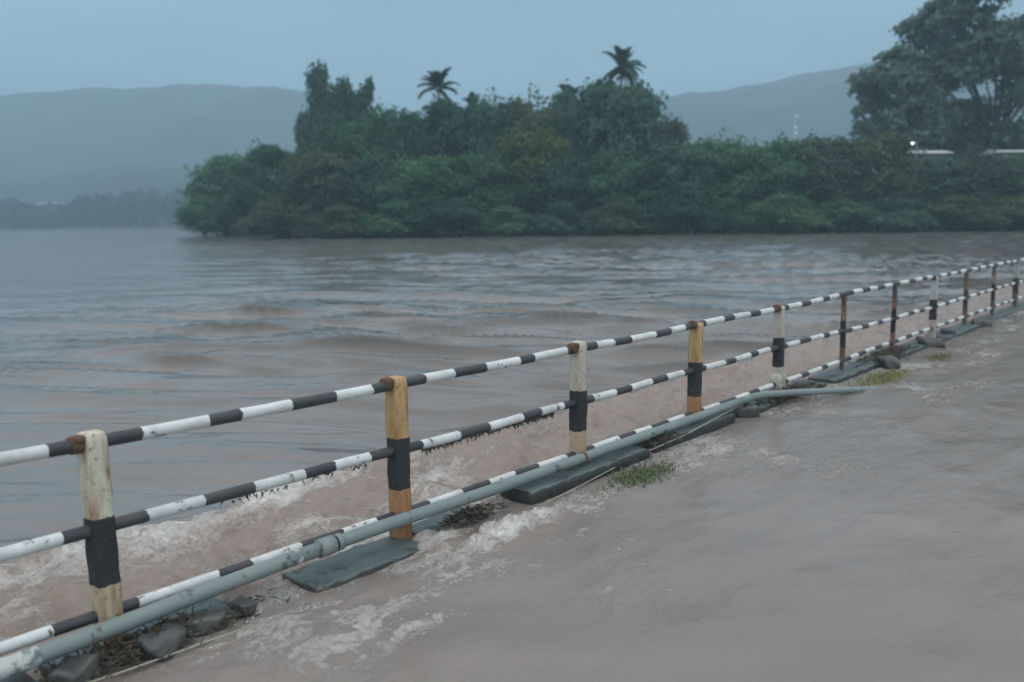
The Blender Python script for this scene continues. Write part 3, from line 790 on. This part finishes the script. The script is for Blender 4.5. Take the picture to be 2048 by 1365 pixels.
PU = [p[0] for p in POSTS]
BANDS = [0.0, .105, .29, .43, .605, .72, .89, 1.0]                    # white on odd intervals
def rail(z_fn, rad, seed, label, uend=27.4, y_off=0.0, white=M_WHITE, jag=.006):
    g = random.Random(seed); rings = []; mats = []
    for k in range(len(PU) - 1):
        a, b_ = PU[k], PU[k + 1]; w = b_ - a
        for j in range(7):
            s0 = a + w * BANDS[j]; s1 = a + w * BANDS[j + 1]; isw = (j % 2 == 1)
            jit = 0 if j == 0 else g.uniform(-.055, .055)
            nseg = 3
            for q in range(nseg):
                rings.append(s0 + (jit if q == 0 else 0) + (s1 - s0) * q / nseg); mats.append(1 if isw else 0)
    rings.append(PU[-1])
    pts = [(x, y_off + .006 * mnoise.noise(Vector((x * .6, seed, 0))), z_fn(x) + .012 * mnoise.noise(Vector((x * .9, 0, seed * 2.3)))) for x in rings]
    mb = MB(); mb.tube(pts, [rad * (1 + .07 * mnoise.noise(Vector((x * 6, seed * 5., 1)))) for x in rings], 24, mat_fn=lambda i: mats[i],
            jag=lambda i, an: .007 * mnoise.noise(Vector((i * 3.7 + seed, math.cos(an) * 1.3, math.sin(an) * 1.3))) + .006 * mnoise.noise(Vector((i * 1.9, math.cos(an) * 5, math.sin(an) * 5))))
    o = mb.build('rail', [M_BLACK, white], FEN); o['label'] = label; return o
def ip(xs, zs): return lambda x: float(np.interp(x, xs, zs))
rail(ip([-1.85, 0, .84, 2.2, 4.1, 5, 6.4, 8.2, 10.3, 14, 27.4], [.985, .979, .974, .970, .967, .966, .978, .98, 1.0, .998, .995]), .031, 1, 'topmost striped rail')
rail(ip([-1.85, 0, 1.5, 2.1, 3.4, 6.3, 8.3, 10.5, 13, 14.3, 18, 27.4], [.58, .575, .567, .556, .553, .551, .548, .51, .508, .515, .53, .53]), .030, 2, 'middle striped rail')
rail(ip([-1.85, 0, .5, 2.8, 4, 6.2, 8.3, 10.4, 13, 27.4], [.172, .172, .172, .15, .152, .14, .15, .165, .18, .18]), .028, 3, 'bottom striped rail just behind the grey pipe')

# ------------------------------------------------------------------ water pipe in front of the posts
PIPE = tag(empty('water_pipe', fp(0, .13, 0), FROT), 'long grey-green water pipe lying in front of the railing posts', 'pipe')
z_p = ip([-3, -.48, 0, .425, 1.016, 1.235, 1.742, 2.656, 3.547, 5.355, 6.4], [.13, .145, .148, .163, .175, .178, .176, .160, .160, .158, .160])
def pipe_piece(u0_, u1_, rad, nm='pipe_section', mat=M_TEAL, seg=12):
    mb = MB(); us_ = [u0_ + (u1_ - u0_) * i / seg for i in range(seg + 1)]
    mb.tube([(u, .008 * mnoise.noise(Vector((u, 4, 4))), z_p(u)) for u in us_], rad, 18); return mb.build(nm, mat, PIPE)
pipe_piece(-3.2, 1.215, .040); pipe_piece(1.22, 6.3, .039)
pipe_piece(1.14, 1.235, .052, 'coupling', seg=2); pipe_piece(1.255, 1.29, .048, 'coupling', seg=2)
pipe_piece(1.215, 1.26, .0445, 'coupling_seal', M_BLACK, seg=2)
pipe_piece(-.62, -.33, .044, 'sleeve', M_PLASTER, seg=5)
mb = MB()                                                             # the bend: leaves the railing, dips to the road
bend = [(6.3, 0, .160), (6.55, -.005, .162), (6.75, -.03, .158), (6.98, -.10, .140), (7.3, -.20, .115), (7.7, -.30, .075), (8.1, -.40, .035), (8.6, -.52, -.02), (9.0, -.62, -.07)]
mb.tube(bend, .036, 16); mb.build('bent_section', M_TEAL, PIPE)
# strap of white paint flecks where the bottom rail was splashed
for u in (.98, 3.6):
    mb = MB(); mb.tube([(u, .0, z_p(u)), (u + .03, 0, z_p(u + .03))], .0425, 16); mb.build('strap', M_RUST if u > 2 else M_PLASTER, PIPE)

# ------------------------------------------------------------------ kerb blocks
KERBS = [ # u0, u1, v0, v1, ztop, label
 (-3.2, -.35, -.12, .24, .07, 'worn concrete kerb block at the near end, under the white-wrapped pipe'),
 (-.28, .62, -.12, .22, .045, 'low dark kerb block buried in litter at the foot of the cream-topped post'),
 (1.02, 1.86, -.08, .27, .028, 'grey-green kerb block barely above the water left of the yellow-topped post'),
 (1.93, 2.52, -.10, .16, .03, 'short grey-green kerb block with foam breaking on it right of the yellow-topped post'),
 (2.86, 4.42, -.10, .25, .10, 'grey-green kerb block with a dark exposed end below the dirty white post'),
 (4.56, 6.05, -.12, .20, .095, 'long grey-green kerb block with a weedy dark end below the ochre-topped post'),
 (6.25, 8.4, -.12, .20, .055, 'dark broken kerb block below the bend of the pipe'),
 (8.6, 10.9, -.14, .22, .05, 'grassy kerb block between the two slim dark posts'),
 (11.0, 13.2, -.14, .24, .05, 'rubble-strewn kerb block left of the blue-white topped post'),
 (13.35, 16.2, -.14, .24, .045, 'kerb block beyond the blue-white topped post'),
 (16.4, 27.4, -.14, .22, .04, 'farthest stretch of kerb under the last posts')]
for i, (a, b_, v0, v1, zt, lab) in enumerate(KERBS):
    L_ = b_ - a; mb = MB(); ndx = max(14, int(L_ / .06)) if L_ < 5 else 60
    mb.rough_box((0, 0, 0), (L_, v1 - v0, .40), (ndx, 8, 8), .026, .013, seed=60 + i, topidx=1)
    o = mb.build('kerb_block', [M_KSIDE, M_KERB], None, fp((a + b_) / 2, (v0 + v1) / 2, zt - .205)); o.rotation_euler[2] = FROT
    tag(o, lab, 'kerb', 'kerb blocks under the railing')

# ------------------------------------------------------------------ loose wire along the kerb
wp = [fp(-.55, .30, .06), fp(-.1, .325, .03), fp(.3, .34, .02), fp(.62, .34, .005), fp(1.0, .33, -.03), fp(2.5, .32, -.04), fp(2.95, .30, .01), fp(3.5, .28, .035),
      fp(4.2, .22, .055), fp(5.0, .235, .085), fp(5.6, .21, .12), fp(6.2, .15, .13)]
mb = MB(); mb.tube(wp, .0045, 6); tag(mb.build('loose_wire', M_WIRE), 'thin pale wire running along the road side of the kerb', 'wire')

# ------------------------------------------------------------------ litter, weeds and stones caught on the kerb
def twig_heap(name, cu, cv, z, su, sv, sz, n, seed, label, cat='litter', mat=M_DEBRIS, kind='stuff', hang=False):
    g = random.Random(seed); mb = MB()
    for i in range(n):
        du = g.gauss(0, .42); dv = g.gauss(0, .42); hz = max(0, 1 - du * du - dv * dv)
        p = Vector(fp(cu + du * su, cv + dv * sv, z + hz * sz * g.random()))
        if hang:
            p = Vector(fp(cu + g.uniform(-1, 1) * su, cv + g.gauss(0, .008), z + g.uniform(-.012, .008)))
            d = Vector((g.uniform(-.6, .6), g.uniform(-.4, .4), -g.uniform(.3, 1))) if g.random() < .7 else D * g.choice((-1, 1)) + Vector((0, 0, g.uniform(-.4, .1)))
        else: d = Vector((g.gauss(0, 1), g.gauss(0, 1), g.gauss(0, .35)))
        d.normalize(); l = g.uniform(.03, .11) * (.45 if hang else .75); q = p + d * l * .5 + Vector((0, 0, g.uniform(-.01, .012)))
        mb.tube([p, q, p + d * l], [g.uniform(.002, .006), .004, .001], 4)
        if not hang and i % 3 == 0:                                   # a soaked leaf
            t = d.cross(Vector((g.gauss(0, .4), g.gauss(0, .4), 1))).normalized() * g.uniform(.006, .014); k = len(mb.v)
            mb.v += [p, p + d * .015 + t, p + d * .035, p + d * .015 - t]; mb.f.append((k, k + 1, k + 2, k + 3)); mb.m.append(0)
    o = mb.build(name, mat, smooth=False); tag(o, label, cat, kind=kind); return o
twig_heap('litter_heap', .12, .16, .03, .60, .15, .05, 900, 1, 'dark heap of twigs and leaves washed against the cream-topped post')
twig_heap('litter_heap', 2.35, .13, .04, .3, .08, .04, 300, 2, 'dark twigs and leaves caught on the kerb right of the yellow-topped post')
twig_heap('litter_heap', 4.75, .12, .07, .28, .15, .06, 380, 3, 'greenish litter on the dark kerb end left of the ochre-topped post')
twig_heap('litter_heap', 7.4, .12, .05, .8, .2, .07, 700, 4, 'dark litter under the bent end of the pipe')
twig_heap('litter_heap', 10.9, .1, .05, 1.2, .25, .09, 600, 5, 'dark litter on the kerb between the slim dark posts')
twig_heap('hanging_debris', 2.75, 0, .530, .68, .02, .014, 420, 6, 'fringe of roots and twigs hanging from the middle rail right of the yellow-topped post', hang=True)
twig_heap('hanging_debris', 1.15, 0, .540, .5, .02, .01, 45, 7, 'thin sparse fringe of twigs under the middle rail left of the yellow-topped post', hang=True)

g = random.Random(9)
for (u, v, s, lab) in ((-.22, .20, .10, 'dark rubble lump in the litter left of the cream-topped post, under the pipe'),
                       (.16, .24, .11, 'dark rubble lump in the litter right at the foot of the cream-topped post'),
                       (.42, .20, .09, 'middle dark rubble lump of the litter heap right of the cream-topped post'),
                       (.63, .17, .07, 'small dark rubble lump at the right end of the litter by the cream-topped post'),
                       (12.4, .22, .17, 'flat dark stone left of the blue-white topped post'), (13.9, .10, .15, 'dark stone against the foot of the blue-white topped post'),
                       (15.6, .2, .16, 'dark stone at the foot of the dark grey slim post'), (6.35, .16, .12, 'dark stone on the kerb by the pipe bend'),
                       (10.2, .3, .16, 'dark stone in the yellow-green grass by the railing')):
    mb = MB(); mb.rough_box((0, 0, 0), (s * 1.9, s * 1.2, s * .9), (6, 5, 4), s * .16, s * .30, seed=int(u * 10))
    o = mb.build('stone', M_STONE, None, fp(u, v, .045)); o.rotation_euler[2] = g.random() * 3; tag(o, lab, 'stone', 'stones washed onto the kerb')

def foam_flecks():
    g = np.random.default_rng(12); n = 60000
    u = g.uniform(-1.5, 9, n); v = np.where(g.random(n) < .5, g.uniform(-1.75, 0, n), g.uniform(.02, 1.3, n))
    z, fo, ch, si, X, Y = water(u, v)
    r = 1 - np.abs(fbm(u * 2.1 + 1.2 * pn(u * 1.7, v * 2, 201), v * 4.2, 203, 4, .6)) * 7
    keep = (g.random(n) < np.clip((fo - .42) * 1.9, 0, 1) * np.clip(r, 0, 1) ** 1.5)
    X, Y, z, fo = X[keep], Y[keep], z[keep], fo[keep]; m = len(X)
    s = .0025 + .005 * g.random(m) ** 4
    z = z + g.exponential(.006, m) * np.clip(fo * 2 - .8, .2, 1.6)
    o = np.array([[1, 0, 0], [0, 1, 0], [-1, 0, 0], [0, -1, 0], [0, 0, .6], [0, 0, -.6]])
    V = (np.stack([X, Y, z], -1)[:, None, :] + o[None] * (s[:, None, None] * (1 + .6 * g.random((m, 6, 1))))).reshape(-1, 3)
    f = np.array([[0, 1, 4], [1, 2, 4], [2, 3, 4], [3, 0, 4], [1, 0, 5], [2, 1, 5], [3, 2, 5], [0, 3, 5]])
    Q = (np.arange(m)[:, None, None] * 6 + f[None]).reshape(-1, 3)
    mt = simple('white_froth', (.78, .76, .74), .5, .05, 20)
    tag(link('froth', mesh_np('froth', V, Q, [mt], smooth=True)), 'white froth and drops thrown up along the railing', 'froth', kind='stuff')
foam_flecks()

def grass_mat(name, a, b_):
    m, n, b = new_mat(name); t = tex(n, 9, 3); r = ramp_n(n, t.outputs[0], [(.35, a), (.65, b_)])
    n.links.new(r.outputs[0], b.inputs['Base Color']); b.inputs['Roughness'].default_value = .55; return m
G_GREEN = grass_mat('wet_grass', (.08, .12, .06), (.15, .19, .09)); G_YEL = grass_mat('yellowed_grass', (.16, .17, .065), (.25, .26, .10))
G_DULL = grass_mat('drowned_grass', (.15, .135, .06), (.20, .19, .09))
def grass_tuft(u, v, su, sv, h, n, mat, seed, label, name='grass_tuft', z=-.02):
    g = random.Random(seed); mb = MB()
    for i in range(n):
        b0 = Vector(fp(u + g.gauss(0, .4) * su, v + g.gauss(0, .4) * sv, z))
        l = h * g.uniform(.5, 1.3); a = g.random() * 6.28; ln = g.uniform(.3, 1.1)
        d = Vector((math.cos(a), math.sin(a), 0)) * l * ln * .6 + D * l * .35; w = Vector((-math.sin(a), math.cos(a), 0)) * .0045
        m1 = b0 + d * .45 + Vector((0, 0, l * .6)); t = b0 + d * 1.2 + Vector((0, 0, l * .75 * max(.1, 1.25 - ln))); k = len(mb.v)
        mb.v += [b0 - w, b0 + w, m1 + w, m1 - w, t]; mb.f += [(k, k + 1, k + 2, k + 3), (k + 3, k + 2, k + 4)]; mb.m += [0, 0]
    o = mb.build(name, mat, smooth=False); tag(o, label, 'grass', 'grass tufts along the road edge', 'stuff')
grass_tuft(3.95, .43, .48, .20, .075, 800, G_GREEN, 1, 'green grass tuft sticking out of the water in front of the kerb')
grass_tuft(.38, .66, .30, .16, .035, 420, G_DULL, 2, 'brownish half-drowned grass tuft at the lower left of the road', z=-.012)
grass_tuft(9.3, .55, .85, .25, .07, 1300, G_YEL, 3, 'yellow-green grass patch beside the slim dark posts')
grass_tuft(11.3, .6, .6, .2, .06, 600, G_DULL, 4, 'dull olive grass patch just beyond the yellow-green one')
grass_tuft(4.7, .1, .2, .12, .09, 240, G_GREEN, 5, 'dark green weeds on the kerb end left of the ochre-topped post')

# ------------------------------------------------------------------ rain haze
hz_m = bpy.data.materials.new('haze'); hz_m.use_nodes = True; hn = hz_m.node_tree; hn.nodes.clear()
ho = hn.nodes.new('ShaderNodeOutputMaterial'); pv = hn.nodes.new('ShaderNodeVolumePrincipled')
pv.inputs['Color'].default_value = (.60, .84, 1.0, 1); pv.inputs['Density'].default_value = .00090; pv.inputs['Anisotropy'].default_value = .1
hn.links.new(pv.outputs[0], ho.inputs['Volume'])
mb = MB(); box_verts(mb, (0, 0, 158.4), (7000, 7000, 323.2)); hz = mb.build('haze', hz_m, smooth=False)
tag(hz, 'thin blue rain haze', 'haze', kind='stuff')
